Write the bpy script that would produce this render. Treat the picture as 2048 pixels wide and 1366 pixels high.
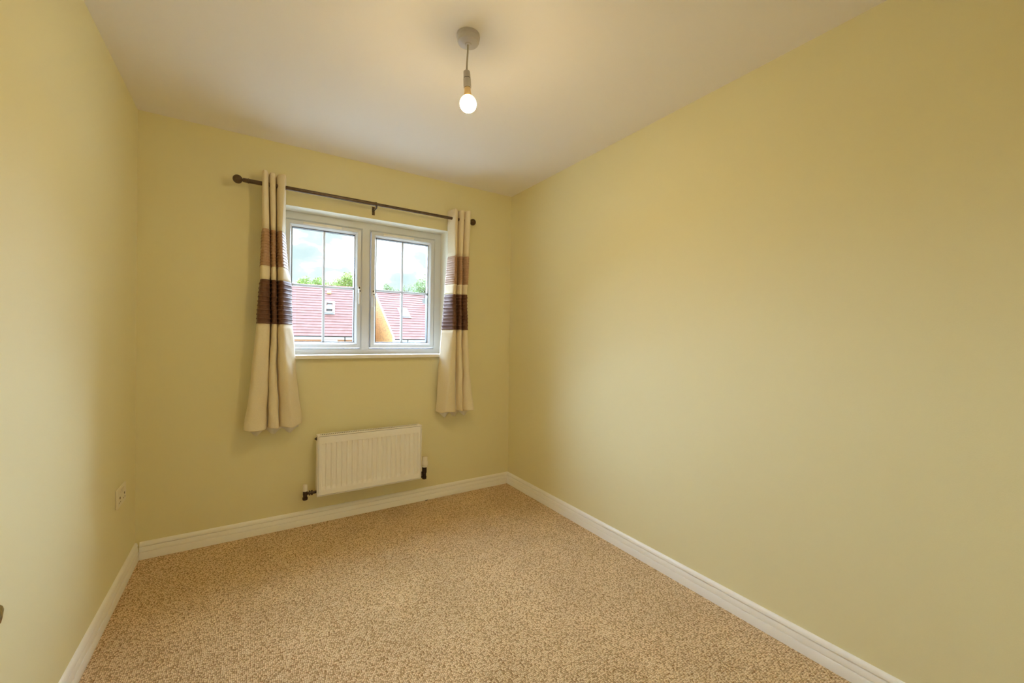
import bpy, bmesh, math, random
from mathutils import Vector, Matrix
from math import sin, cos, pi, radians

for o in list(bpy.data.objects):
    bpy.data.objects.remove(o)
S = bpy.context.scene
COL = S.collection
random.seed(7)

# ------------------------------------------------------------------ camera
W, H, YF = 2.351, 2.40, -3.06          # room width, height, front wall
cam_d = bpy.data.cameras.new('camera')
cam = bpy.data.objects.new('camera', cam_d)
COL.objects.link(cam)
yaw, pitch, roll = 0.569113703, 0.008370717, -0.014333451
f = Vector((sin(yaw)*cos(pitch), cos(yaw)*cos(pitch), -sin(pitch)))
r = Vector((cos(yaw), -sin(yaw), 0))
d = f.cross(r)
r2 = cos(roll)*r + sin(roll)*d
d2 = -sin(roll)*r + cos(roll)*d
m = Matrix((r2, -d2, -f)).transposed().to_4x4()
m.translation = Vector((0.507682, -2.92191, 1.216918))
cam.matrix_world = m
cam_d.sensor_fit = 'HORIZONTAL'
cam_d.sensor_width = 36.0
cam_d.lens = 821.115/2048*36.0
cam_d.clip_start = 0.02
cam_d.clip_end = 500
S.camera = cam

# ------------------------------------------------------------------ exposure and light
S.view_settings.view_transform = 'Standard'
S.view_settings.look = 'None'
S.view_settings.exposure = 0.0
S.view_settings.gamma = 1.0
S.view_settings.use_curve_mapping = False
S.cycles.use_denoising = True
S.cycles.max_bounces = 14
S.cycles.diffuse_bounces = 10
S.cycles.transparent_max_bounces = 16
S.cycles.sample_clamp_indirect = 8.0

SKY = 3.0
BULB = 560.0
SUN = 47.0

wd = bpy.data.worlds.new('sky')
S.world = wd
wd.use_nodes = True
nt = wd.node_tree
nt.nodes.clear()
N = nt.nodes.new
out = N('ShaderNodeOutputWorld')
bg = N('ShaderNodeBackground')
tc = N('ShaderNodeTexCoord')
mp = N('ShaderNodeMapping')
mp.inputs['Scale'].default_value = (1.0, 1.0, 2.0)
mp.inputs['Location'].default_value = (0.35, 0.1, 0.2)
no = N('ShaderNodeTexNoise')
no.inputs['Scale'].default_value = 6.5
no.inputs['Detail'].default_value = 5.0
no.inputs['Roughness'].default_value = 0.5
rp = N('ShaderNodeValToRGB')
e = rp.color_ramp.elements
e[0].position = 0.40; e[0].color = (0.27, 0.345, 0.37, 1)
e[1].position = 0.57; e[1].color = (0.92, 0.99, 1.0, 1)
x = rp.color_ramp.elements.new(0.48); x.color = (0.33, 0.375, 0.385, 1)
nt.links.new(tc.outputs['Generated'], mp.inputs['Vector'])
nt.links.new(mp.outputs['Vector'], no.inputs['Vector'])
nt.links.new(no.outputs['Fac'], rp.inputs['Fac'])
nt.links.new(rp.outputs['Color'], bg.inputs['Color'])
bg.inputs['Strength'].default_value = SKY
nt.links.new(bg.outputs['Background'], out.inputs['Surface'])

sun_d = bpy.data.lights.new('sun', 'SUN')
sun_d.energy = SUN
sun_d.angle = radians(94)
sun_d.color = (0.80, 1.0, 1.38)
sun = bpy.data.objects.new('sun', sun_d)
COL.objects.link(sun)
sdir = Vector((0.03, 0.75, 0.66)).normalized()      # towards the sun behind cloud
sun.rotation_euler = sdir.to_track_quat('Z', 'Y').to_euler()
sun.location = (0, 20, 20)


# ------------------------------------------------------------------ materials
def mat(name, col, rough=0.6, metal=0.0, spec=0.5, bump=None, vary=None, sheen=0.0, rand=0.0):
    """bump=(scale,strength,distance); vary=(scale, amount) colour mottling; rand: value change per mesh island."""
    ma = bpy.data.materials.new(name)
    ma.use_nodes = True
    t = ma.node_tree
    b = t.nodes['Principled BSDF']
    b.inputs['Base Color'].default_value = (*col, 1)
    b.inputs['Roughness'].default_value = rough
    b.inputs['Metallic'].default_value = metal
    b.inputs['Specular IOR Level'].default_value = spec
    if sheen:
        b.inputs['Sheen Weight'].default_value = sheen
    tco = t.nodes.new('ShaderNodeTexCoord')
    src = None
    if vary:
        n = t.nodes.new('ShaderNodeTexNoise')
        n.inputs['Scale'].default_value = vary[0]
        n.inputs['Detail'].default_value = 4
        t.links.new(tco.outputs['Object'], n.inputs['Vector'])
        mr = t.nodes.new('ShaderNodeMapRange')
        mr.inputs['From Min'].default_value = 0.3
        mr.inputs['From Max'].default_value = 0.7
        mr.inputs['To Min'].default_value = 1 - vary[1]
        mr.inputs['To Max'].default_value = 1 + vary[1]
        t.links.new(n.outputs['Fac'], mr.inputs['Value'])
        src = mr.outputs['Result']
    if rand:
        g = t.nodes.new('ShaderNodeNewGeometry')
        mr = t.nodes.new('ShaderNodeMapRange')
        mr.inputs['To Min'].default_value = 1 - rand
        mr.inputs['To Max'].default_value = 1 + rand
        t.links.new(g.outputs['Random Per Island'], mr.inputs['Value'])
        if src:
            mu = t.nodes.new('ShaderNodeMath'); mu.operation = 'MULTIPLY'
            t.links.new(src, mu.inputs[0]); t.links.new(mr.outputs['Result'], mu.inputs[1])
            src = mu.outputs[0]
        else:
            src = mr.outputs['Result']
    if src:
        hs = t.nodes.new('ShaderNodeHueSaturation')
        hs.inputs['Color'].default_value = (*col, 1)
        t.links.new(src, hs.inputs['Value'])
        t.links.new(hs.outputs['Color'], b.inputs['Base Color'])
    if bump:
        n = t.nodes.new('ShaderNodeTexNoise')
        n.inputs['Scale'].default_value = bump[0]
        n.inputs['Detail'].default_value = 3
        t.links.new(tco.outputs['Object'], n.inputs['Vector'])
        bp = t.nodes.new('ShaderNodeBump')
        bp.inputs['Strength'].default_value = bump[1]
        bp.inputs['Distance'].default_value = bump[2]
        t.links.new(n.outputs['Fac'], bp.inputs['Height'])
        t.links.new(bp.outputs['Normal'], b.inputs['Normal'])
    return ma


M = {}
M['wall'] = mat('cream_wall_paint', (0.80, 0.745, 0.475), 0.75, spec=0.25, bump=(260, 0.12, 0.002), vary=(900, 0.02))
M['ceil'] = mat('white_ceiling_paint', (0.88, 0.85, 0.85), 0.85, spec=0.2, bump=(200, 0.1, 0.002))
M['reveal'] = mat('pale_reveal', (0.85, 0.825, 0.70), 0.7, spec=0.25, bump=(260, 0.12, 0.002))  # reveal faces are paler and less yellow than the wall
M['gloss'] = mat('cream_gloss_paint', (0.92, 0.91, 0.88), 0.35, bump=(90, 0.05, 0.002))
M['upvc'] = mat('backlit_white_frame', (0.70, 0.725, 0.75), 0.28)  # backlit grey and daylight blue put into the white frame's colour
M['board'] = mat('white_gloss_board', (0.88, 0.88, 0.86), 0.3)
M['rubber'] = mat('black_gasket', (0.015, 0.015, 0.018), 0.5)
M['bar'] = mat('shaded_white_bar', (0.56, 0.58, 0.60), 0.4)  # white bars greyed in the colour for the shade they stand in
M['handle'] = mat('white_handle_enamel', (0.85, 0.85, 0.83), 0.25)
M['dark'] = mat('black_plastic_and_shade', (0.02, 0.02, 0.02), 0.4)
M['bronze'] = mat('bronzed_pole_metal', (0.125, 0.085, 0.055), 0.36, metal=0.6, vary=(60, 0.2))
M['cream'] = mat('cream_curtain_cloth', (0.80, 0.71, 0.52), 0.8, spec=0.2, bump=(420, 0.25, 0.001), vary=(300, 0.05), sheen=0.2)
M['lining'] = mat('white_lining_cloth', (0.80, 0.78, 0.72), 0.85, spec=0.2, bump=(420, 0.2, 0.001))
M['tan'] = mat('tan_satin_cloth', (0.44, 0.275, 0.16), 0.6, bump=(300, 0.15, 0.001), vary=(120, 0.1), sheen=0.1)
M['choc'] = mat('chocolate_satin_cloth', (0.13, 0.052, 0.026), 0.6, bump=(300, 0.15, 0.001), vary=(120, 0.12), sheen=0.08)
M['rad'] = mat('radiator_enamel', (0.93, 0.92, 0.90), 0.4)
M['chrome_dark'] = mat('dark_nickel', (0.075, 0.055, 0.045), 0.28, metal=0.9)
M['chrome'] = mat('chrome', (0.36, 0.35, 0.345), 0.08, metal=1.0)
M['valve'] = mat('white_valve_plastic', (0.87, 0.83, 0.74), 0.35)
M['socket'] = mat('white_socket_plastic', (0.80, 0.74, 0.58), 0.35)
M['slot'] = mat('shaded_brown_slot', (0.16, 0.12, 0.06), 0.6)
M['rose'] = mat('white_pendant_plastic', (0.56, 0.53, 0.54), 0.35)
M['flex'] = mat('grey_flex', (0.42, 0.38, 0.30), 0.5)
M['neck'] = mat('bulb_collar_plastic', (0.85, 0.62, 0.33), 0.4)
M['door'] = mat('white_door_paint', (0.84, 0.81, 0.72), 0.4, bump=(90, 0.05, 0.002))
M['tile'] = mat('pink_red_roof_tile', (0.25, 0.108, 0.092), 0.8, vary=(3.0, 0.12), rand=0.10)
M['felt'] = mat('dark_roof_underlay', (0.05, 0.04, 0.04), 0.9)
M['fascia'] = mat('white_fascia', (0.85, 0.85, 0.85), 0.4)
M['gutter'] = mat('black_gutter', (0.03, 0.03, 0.035), 0.4)
M['vent'] = mat('yellow_vent_tile', (0.75, 0.55, 0.22), 0.7)
M['lead'] = mat('grey_lead', (0.33, 0.35, 0.38), 0.5)
M['dish'] = mat('grey_dish', (0.34, 0.35, 0.37), 0.5)
M['bark'] = mat('bark', (0.12, 0.09, 0.06), 0.9)
M['leaf'] = mat('bright_green_leaf', (0.31, 0.42, 0.13), 0.7, rand=0.45)
M['leaf2'] = mat('soft_green_leaf', (0.25, 0.36, 0.17), 0.7, rand=0.4)
M['ground'] = mat('lawn_and_drive', (0.30, 0.31, 0.28), 0.9, vary=(0.3, 0.2))
M['dark_mark'] = mat('dark_speck', (0.05, 0.04, 0.035), 0.9)


def brick_mat(name, c1, c2, mortar, sc):
    ma = bpy.data.materials.new(name)
    ma.use_nodes = True
    t = ma.node_tree
    b = t.nodes['Principled BSDF']
    b.inputs['Roughness'].default_value = 0.85
    tco = t.nodes.new('ShaderNodeTexCoord')
    sx = t.nodes.new('ShaderNodeSeparateXYZ')
    ad = t.nodes.new('ShaderNodeMath'); ad.operation = 'ADD'
    cx = t.nodes.new('ShaderNodeCombineXYZ')
    br = t.nodes.new('ShaderNodeTexBrick')
    br.inputs['Color1'].default_value = (*c1, 1)
    br.inputs['Color2'].default_value = (*c2, 1)
    br.inputs['Mortar'].default_value = (*mortar, 1)
    br.inputs['Scale'].default_value = 1.0
    br.inputs['Mortar Size'].default_value = 0.006
    br.inputs['Brick Width'].default_value = 0.225
    br.inputs['Row Height'].default_value = 0.075
    br.inputs['Bias'].default_value = -0.45
    t.links.new(tco.outputs['Object'], sx.inputs[0])
    t.links.new(sx.outputs[0], ad.inputs[0]); t.links.new(sx.outputs[1], ad.inputs[1])
    t.links.new(ad.outputs[0], cx.inputs[0]); t.links.new(sx.outputs[2], cx.inputs[1])
    t.links.new(cx.outputs[0], br.inputs['Vector'])
    t.links.new(br.outputs['Color'], b.inputs['Base Color'])
    bp = t.nodes.new('ShaderNodeBump')
    bp.inputs['Strength'].default_value = 0.4; bp.inputs['Distance'].default_value = 0.01; bp.invert = True
    t.links.new(br.outputs['Fac'], bp.inputs['Height'])
    t.links.new(bp.outputs['Normal'], b.inputs['Normal'])
    return ma


M['brick'] = brick_mat('orange_brick', (0.62, 0.33, 0.10), (0.20, 0.09, 0.04), (0.62, 0.45, 0.25), 1)
M['brick2'] = brick_mat('red_brick', (0.55, 0.25, 0.12), (0.40, 0.17, 0.08), (0.5, 0.38, 0.25), 1)


def carpet_mat():
    ma = bpy.data.materials.new('beige_loop_carpet')
    ma.use_nodes = True
    t = ma.node_tree
    L = t.links.new
    b = t.nodes['Principled BSDF']
    b.inputs['Roughness'].default_value = 0.95
    b.inputs['Specular IOR Level'].default_value = 0.1
    b.inputs['Sheen Weight'].default_value = 0.15
    tco = t.nodes.new('ShaderNodeTexCoord')
    mpn = t.nodes.new('ShaderNodeMapping')
    mpn.inputs['Scale'].default_value = (165, 130, 150)
    L(tco.outputs['Object'], mpn.inputs['Vector'])
    v = t.nodes.new('ShaderNodeTexVoronoi')
    v.voronoi_dimensions = '2D'
    v.inputs['Scale'].default_value = 1.0
    v.inputs['Randomness'].default_value = 0.62
    L(mpn.outputs['Vector'], v.inputs['Vector'])
    sep = t.nodes.new('ShaderNodeSeparateColor')
    L(v.outputs['Color'], sep.inputs[0])
    r1 = t.nodes.new('ShaderNodeValToRGB')
    el = r1.color_ramp.elements
    el[0].position = 0.0; el[0].color = (0.56, 0.385, 0.18, 1)
    el[1].position = 1.0; el[1].color = (0.99, 0.805, 0.54, 1)
    k = el.new(0.5); k.color = (0.92, 0.70, 0.42, 1)
    L(sep.outputs[0], r1.inputs[0])
    # shade in the gaps between the loops, painted into the colour
    r2 = t.nodes.new('ShaderNodeValToRGB')
    el = r2.color_ramp.elements
    el[0].position = 0.26; el[0].color = (1, 1, 1, 1)
    el[1].position = 0.75; el[1].color = (0.40, 0.265, 0.125, 1)
    L(v.outputs['Distance'], r2.inputs[0])
    mx = t.nodes.new('ShaderNodeMix'); mx.data_type = 'RGBA'; mx.blend_type = 'MULTIPLY'
    mx.inputs[0].default_value = 1.0
    L(r1.outputs[0], mx.inputs[6]); L(r2.outputs[0], mx.inputs[7])
    n = t.nodes.new('ShaderNodeTexNoise')
    n.inputs['Scale'].default_value = 3.5; n.inputs['Detail'].default_value = 5
    L(tco.outputs['Object'], n.inputs['Vector'])
    mr = t.nodes.new('ShaderNodeMapRange')
    mr.inputs['From Min'].default_value = 0.3; mr.inputs['From Max'].default_value = 0.7
    mr.inputs['To Min'].default_value = 0.93; mr.inputs['To Max'].default_value = 1.07
    L(n.outputs['Fac'], mr.inputs[0])
    hs = t.nodes.new('ShaderNodeHueSaturation')
    L(mx.outputs[2], hs.inputs['Color']); L(mr.outputs[0], hs.inputs['Value'])
    L(hs.outputs[0], b.inputs['Base Color'])
    bp = t.nodes.new('ShaderNodeBump')
    bp.inputs['Strength'].default_value = 0.9; bp.inputs['Distance'].default_value = 0.006; bp.invert = True
    L(v.outputs['Distance'], bp.inputs['Height'])
    L(bp.outputs['Normal'], b.inputs['Normal'])
    return ma


M['carpet'] = carpet_mat()


def glass_mat():
    ma = bpy.data.materials.new('clear_glass')
    ma.use_nodes = True
    t = ma.node_tree
    t.nodes.clear()
    L = t.links.new
    o = t.nodes.new('ShaderNodeOutputMaterial')
    tr = t.nodes.new('ShaderNodeBsdfTransparent')
    tr.inputs['Color'].default_value = (0.99, 1, 0.99, 1)
    gl = t.nodes.new('ShaderNodeBsdfGlossy')
    gl.inputs['Roughness'].default_value = 0.003
    lw = t.nodes.new('ShaderNodeLayerWeight')
    pw = t.nodes.new('ShaderNodeMath'); pw.operation = 'POWER'; pw.inputs[1].default_value = 5
    ml = t.nodes.new('ShaderNodeMath'); ml.operation = 'MULTIPLY_ADD'
    ml.inputs[1].default_value = 0.9; ml.inputs[2].default_value = 0.035
    mx = t.nodes.new('ShaderNodeMixShader')
    L(lw.outputs['Facing'], pw.inputs[0]); L(pw.outputs[0], ml.inputs[0]); L(ml.outputs[0], mx.inputs[0])
    L(tr.outputs[0], mx.inputs[1]); L(gl.outputs[0], mx.inputs[2]); L(mx.outputs[0], o.inputs[0])
    return ma


M['glass'] = glass_mat()


def bulb_mat():
    ma = bpy.data.materials.new('lit_bulb_dome')
    ma.use_nodes = True
    t = ma.node_tree
    t.nodes.clear()
    L = t.links.new
    o = t.nodes.new('ShaderNodeOutputMaterial')
    em = t.nodes.new('ShaderNodeEmission')
    em.inputs['Color'].default_value = (1.0, 0.745, 0.38, 1)
    tco = t.nodes.new('ShaderNodeTexCoord')
    sx = t.nodes.new('ShaderNodeSeparateXYZ')
    mr = t.nodes.new('ShaderNodeMapRange')       # an LED dome: brightest below, dim next to its opaque collar
    mr.interpolation_type = 'SMOOTHSTEP'
    mr.inputs['From Min'].default_value = -0.55; mr.inputs['From Max'].default_value = 0.30
    mr.inputs['To Min'].default_value = BULB; mr.inputs['To Max'].default_value = BULB*0.012
    L(tco.outputs['Normal'], sx.inputs[0]); L(sx.outputs[2], mr.inputs[0]); L(mr.outputs[0], em.inputs['Strength'])
    L(em.outputs[0], o.inputs[0])
    return ma


M['bulb'] = bulb_mat()


# ------------------------------------------------------------------ mesh helpers
class MB:
    def __init__(s):
        s.v = []; s.f = []; s.mi = []; s.cur = 0

    def add(s, vs, fs):
        k = len(s.v)
        s.v += [tuple(q) for q in vs]
        for q in fs:
            s.f.append([i+k for i in q]); s.mi.append(s.cur)
        return s

    def quad(s, a, b, c, d):
        return s.add([a, b, c, d], [(0, 1, 2, 3)])

    def box(s, x0, x1, y0, y1, z0, z1):
        return s.add([(x0, y0, z0), (x1, y0, z0), (x1, y1, z0), (x0, y1, z0), (x0, y0, z1), (x1, y0, z1), (x1, y1, z1), (x0, y1, z1)],
                     [(0, 3, 2, 1), (4, 5, 6, 7), (0, 1, 5, 4), (1, 2, 6, 5), (2, 3, 7, 6), (3, 0, 4, 7)])

    def prism(s, prof, a, b):
        """prof: list of (offset vectors) around, swept from point a to b (closed, capped)."""
        n = len(prof)
        a = Vector(a); b = Vector(b)
        vs = [a+Vector(q) for q in prof]+[b+Vector(q) for q in prof]
        fs = [(i, (i+1) % n, n+(i+1) % n, n+i) for i in range(n)]
        fs += [tuple(range(n))[::-1], tuple(range(n, 2*n))]
        return s.add(vs, fs)

    def lathe(s, a, axis, prof, seg=24):
        """prof: (radius, distance along axis)."""
        axis = Vector(axis).normalized()
        t = Vector((1, 0, 0)) if abs(axis.x) < 0.8 else Vector((0, 1, 0))
        u = axis.cross(t).normalized(); w = axis.cross(u)
        a = Vector(a)
        vs = []
        for (rr, h) in prof:
            for k in range(seg):
                q = 2*pi*k/seg
                vs.append(a+axis*h+(u*cos(q)+w*sin(q))*max(rr, 1e-5))
        fs = []
        for i in range(len(prof)-1):
            for k in range(seg):
                fs.append((i*seg+k, i*seg+(k+1) % seg, (i+1)*seg+(k+1) % seg, (i+1)*seg+k))
        fs.append(tuple(range(seg))[::-1]); n = (len(prof)-1)*seg
        fs.append(tuple(range(n, n+seg)))
        return s.add(vs, fs)

    def tube(s, pts, rad, seg=12):
        pts = [Vector(q) for q in pts]
        vs = []; n = len(pts)
        ref = None
        for i, q in enumerate(pts):
            tg = (pts[min(i+1, n-1)]-pts[max(i-1, 0)]).normalized()
            if ref is None:
                ref = tg.cross(Vector((0.3, 0.5, 0.81))).normalized()
            u = (ref-tg*ref.dot(tg)).normalized(); ref = u
            w = tg.cross(u)
            ra = rad[i] if isinstance(rad, (list, tuple)) else rad
            for k in range(seg):
                a = 2*pi*k/seg
                vs.append(q+(u*cos(a)+w*sin(a))*ra)
        fs = []
        for i in range(n-1):
            for k in range(seg):
                fs.append((i*seg+k, i*seg+(k+1) % seg, (i+1)*seg+(k+1) % seg, (i+1)*seg+k))
        fs.append(tuple(range(seg))[::-1]); fs.append(tuple(range((n-1)*seg, n*seg)))
        return s.add(vs, fs)

    def grid(s, rows):
        nr, nc = len(rows), len(rows[0])
        vs = [q for rw in rows for q in rw]
        fs = [(i*nc+j, i*nc+j+1, (i+1)*nc+j+1, (i+1)*nc+j) for i in range(nr-1) for j in range(nc-1)]
        return s.add(vs, fs)

    def build(s, name, mats, parent=None, smooth=False, bevel=0.0, seg=2, recalc=True, solid=0.0):
        o0 = origin(parent)
        me = bpy.data.meshes.new(name)
        me.from_pydata([tuple(Vector(q)-o0) for q in s.v], [], s.f)
        if not isinstance(mats, (list, tuple)):
            mats = [mats]
        for q in mats:
            me.materials.append(q)
        me.polygons.foreach_set('material_index', s.mi)
        if recalc:
            bm = bmesh.new(); bm.from_mesh(me)
            bmesh.ops.recalc_face_normals(bm, faces=bm.faces)
            bm.to_mesh(me); bm.free()
        if smooth:
            me.polygons.foreach_set('use_smooth', [True]*len(me.polygons))
            if smooth != 'all':
                me.set_sharp_from_angle(angle=radians(35))
        ob = bpy.data.objects.new(name, me)
        COL.objects.link(ob)
        if parent:
            ob.parent = parent
            ob['_o'] = tuple(o0)
        if solid:
            q = ob.modifiers.new('solid', 'SOLIDIFY'); q.thickness = solid; q.offset = 0
        if bevel:
            q = ob.modifiers.new('bevel', 'BEVEL'); q.width = bevel; q.segments = seg; q.limit_method = 'ANGLE'
            q.harden_normals = False
        return ob


ORG = {}


def origin(p):
    q = p
    while q is not None:
        if q.name in ORG:
            return ORG[q.name]
        q = q.parent
    return Vector((0, 0, 0))


def thing(name, label, cat, loc=(0, 0, 0), group=None, rotz=0.0, local=False):
    o = bpy.data.objects.new(name, None)
    COL.objects.link(o)
    o.empty_display_size = 0.1
    o.location = loc
    o.rotation_euler = (0, 0, rotz)
    tag(o, label, cat, group)
    ORG[o.name] = Vector((0, 0, 0)) if local else Vector(loc)
    return o


def tag(o, label, cat=None, group=None):
    if label: o['label'] = label
    if cat: o['category'] = cat
    if group: o['group'] = group
    return o


def struct(o, label=None):
    o['kind'] = 'structure'
    if label: o['label'] = label
    return o


# ------------------------------------------------------------------ room shell
OX0, OX1, OZ0, OZ1 = 0.645, 1.780, 1.065, 2.027      # window opening
WT = 0.30
b = MB().box(-0.2, W+0.2, YF-1.3, WT, -0.15, 0.0)
struct(b.build('floor', M['carpet']), 'beige flecked loop pile carpet covering the whole floor')
b = MB().box(-0.2, W+0.2, YF-1.3, WT, H, H+0.15)
struct(b.build('ceiling', M['ceil']), 'white painted ceiling')
b = MB().box(-0.15, 0, YF-1.3, WT, 0, H)
struct(b.build('wall_left', M['wall']), 'cream painted wall on the left with a double socket')
b = MB().box(W, W+0.15, YF-1.3, WT, 0, H)
struct(b.build('wall_right', M['wall']), 'blank cream painted wall on the right')
b = MB()
xs = [0, OX0, OX1, W]; zs = [0, OZ0, OZ1, H]
for yy, mi in ((0, 0), (WT, 1)):
    b.cur = mi
    for i in range(3):
        for j in range(3):
            if i == 1 and j == 1: continue
            b.quad((xs[i], yy, zs[j]), (xs[i+1], yy, zs[j]), (xs[i+1], yy, zs[j+1]), (xs[i], yy, zs[j+1]))
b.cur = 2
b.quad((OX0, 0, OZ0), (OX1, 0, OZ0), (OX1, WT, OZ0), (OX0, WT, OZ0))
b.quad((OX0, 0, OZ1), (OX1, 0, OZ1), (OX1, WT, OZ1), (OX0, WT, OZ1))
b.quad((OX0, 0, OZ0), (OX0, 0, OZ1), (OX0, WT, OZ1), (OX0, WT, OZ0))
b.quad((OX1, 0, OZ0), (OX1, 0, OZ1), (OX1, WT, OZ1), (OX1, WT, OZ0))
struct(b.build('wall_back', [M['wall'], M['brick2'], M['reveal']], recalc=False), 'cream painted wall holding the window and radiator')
# front wall behind the camera, with the doorway the photographer stands in, and the landing past it
DX0, DX1, DZ = 0.20, 0.98, 2.02
b = MB()
b.box(0, DX0, YF-0.1, YF, 0, H); b.box(DX1, W, YF-0.1, YF, 0, H); b.box(DX0, DX1, YF-0.1, YF, DZ, H)
struct(b.build('wall_front', M['wall']), 'cream wall with the doorway behind the viewpoint')
b = MB().box(-0.2, W+0.2, YF-1.35, YF-1.25, 0, H)
struct(b.build('wall_landing', M['wall']), 'cream wall of the landing beyond the doorway')
b = MB()
for (x0, x1) in ((DX0-0.06, DX0), (DX1, DX1+0.06)):
    b.box(x0, x1, YF, YF+0.016, 0, DZ+0.06)
b.box(DX0, DX1, YF, YF+0.016, DZ, DZ+0.06)
struct(b.build('trim_1', M['gloss'], bevel=0.004), 'painted architrave around the doorway')

# skirting boards with their two-groove moulding
PROF = [(0.0, 0.0), (0.018, 0.0), (0.018, 0.0370), (0.0168, 0.0392), (0.0100, 0.0400), (0.0095, 0.0430),
        (0.0150, 0.0442), (0.0145, 0.0520), (0.0128, 0.0620), (0.0110, 0.0662), (0.0045, 0.0670), (0.0045, 0.0705), (0.0128, 0.0720),
        (0.0120, 0.0790), (0.0085, 0.0875), (0.004, 0.0905), (0.0, 0.0915)]


def skirting(name, a, bb, nrm, label):
    mb = MB().prism([(nrm[0]*p_, nrm[1]*p_, z_) for p_, z_ in PROF], a, bb)
    return struct(mb.build(name, M['gloss'], smooth=True), label)


skirting('baseboard_left', (0, YF, 0), (0, -0.0003, 0), (1, 0), 'cream moulded skirting along the left wall')
skirting('baseboard_back', (0.0192, 0, 0), (W-0.0003, 0, 0), (0, -1), 'cream moulded skirting under the window')
skirting('baseboard_right', (W, YF, 0), (W, -0.0003, 0), (-1, 0), 'cream moulded skirting along the right wall')
skirting('baseboard_front', (DX1+0.06, YF, 0), (W, YF, 0), (0, 1), 'cream moulded skirting beside the doorway')

# open door folded back beside the left wall; only its lever reaches into the picture
dr = thing('door_1', None, None, (0.245, YF+0.01, 0.0))
struct(dr, 'white panelled door standing open against the left wall')
b = MB()
dx0, dx1, dy0, dy1 = 0.222, 0.258, YF+0.012, -2.292
b.box(dx0, dx1, dy0, dy1, 0.008, 1.985)
b.build('leaf', M['door'], dr, bevel=0.002)
for (z0, z1) in ((0.20, 0.86), (1.06, 1.80)):
    for (ya, yb) in ((dy0+0.10, (dy0+dy1)/2-0.04), ((dy0+dy1)/2+0.04, dy1-0.10)):
        q = MB()
        q.box(dx1-0.001, dx1+0.004, ya, yb, z0, z1)
        q.box(dx1+0.003, dx1+0.007, ya+0.03, yb-0.03, z0+0.03, z1-0.03)
        q.build('panel', M['door'], dr, bevel=0.002)
b = MB()
hy, hz = -2.353, 0.9585
b.lathe((dx1, hy, hz), (1, 0, 0), [(0.026, 0), (0.026, 0.006), (0.022, 0.009), (0.0105, 0.011), (0.0085, 0.040), (0.0085, 0.048)], 28)
pts = [(0.303, hy, hz), (0.3110, hy-0.003, hz), (0.3139, hy-0.016, hz), (0.3139, hy-0.06, hz), (0.3145, hy-0.115, hz-0.002)]
b.tube(pts, [0.0080, 0.0086, 0.0088, 0.0085, 0.0075], 16)
tag(b.build('lever_handle', M['chrome'], dr, smooth='all'), 'polished chrome lever')

# ------------------------------------------------------------------ window
FY, SY, GY = 0.130, 0.118, 0.146       # frame face, sash face, inner glass
win = thing('window_1', None, None, (1.2125, FY, 1.09))
struct(win, 'white two-sash casement window with slim glazing bars above the radiator')
SZ0, SZ1 = 1.1325, 1.970
SX = [(0.700, 1.171), (1.2425, 1.718)]


def ring(mb, x0, x1, z0, z1, prof):
    """profile swept around a rectangle: prof = list of (inset, y)."""
    rows = []
    for (ins, yy) in prof:
        rows.append([(x0+ins, yy, z0+ins), (x1-ins, yy, z0+ins), (x1-ins, yy, z1-ins), (x0+ins, yy, z1-ins)])
    n = len(rows)
    vs = [q for rw in rows for q in rw]
    fs = []
    for i in range(n):
        i2 = (i+1) % n
        for k in range(4):
            k2 = (k+1) % 4
            fs.append((i*4+k, i*4+k2, i2*4+k2, i2*4+k))
    mb.add(vs, fs)


# outer frame: head, sill, jambs and mullion, each with the small chamfer that runs round the sashes
FZ0 = 1.088
fr = MB()
G = 0.003
CH = 0.009
holes = [(x0-G, x1+G, SZ0-G, SZ1+G) for x0, x1 in SX]
for yy, ch in ((FY, CH), (0.200, 0.0)):
    gx = [OX0, holes[0][0]-ch, holes[0][1]+ch, holes[1][0]-ch, holes[1][1]+ch, OX1]
    gz = [FZ0, holes[0][2]-ch, holes[0][3]+ch, OZ1]
    for i in range(5):
        for j in range(3):
            if j == 1 and i in (1, 3): continue
            fr.quad((gx[i], yy, gz[j]), (gx[i+1], yy, gz[j]), (gx[i+1], yy, gz[j+1]), (gx[i], yy, gz[j+1]))
for (xa, xb, za, zb) in holes:
    lv = [[(xa-c_, yy, za-c_), (xb+c_, yy, za-c_), (xb+c_, yy, zb+c_), (xa-c_, yy, zb+c_)] for c_, yy in ((CH, FY), (0.0, FY+CH), (0.0, 0.200))]
    for q_ in range(2):
        for k in range(4):
            fr.quad(lv[q_][k], lv[q_][(k+1) % 4], lv[q_+1][(k+1) % 4], lv[q_+1][k])
fr.build('frame', M['upvc'], win, recalc=False)

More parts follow.
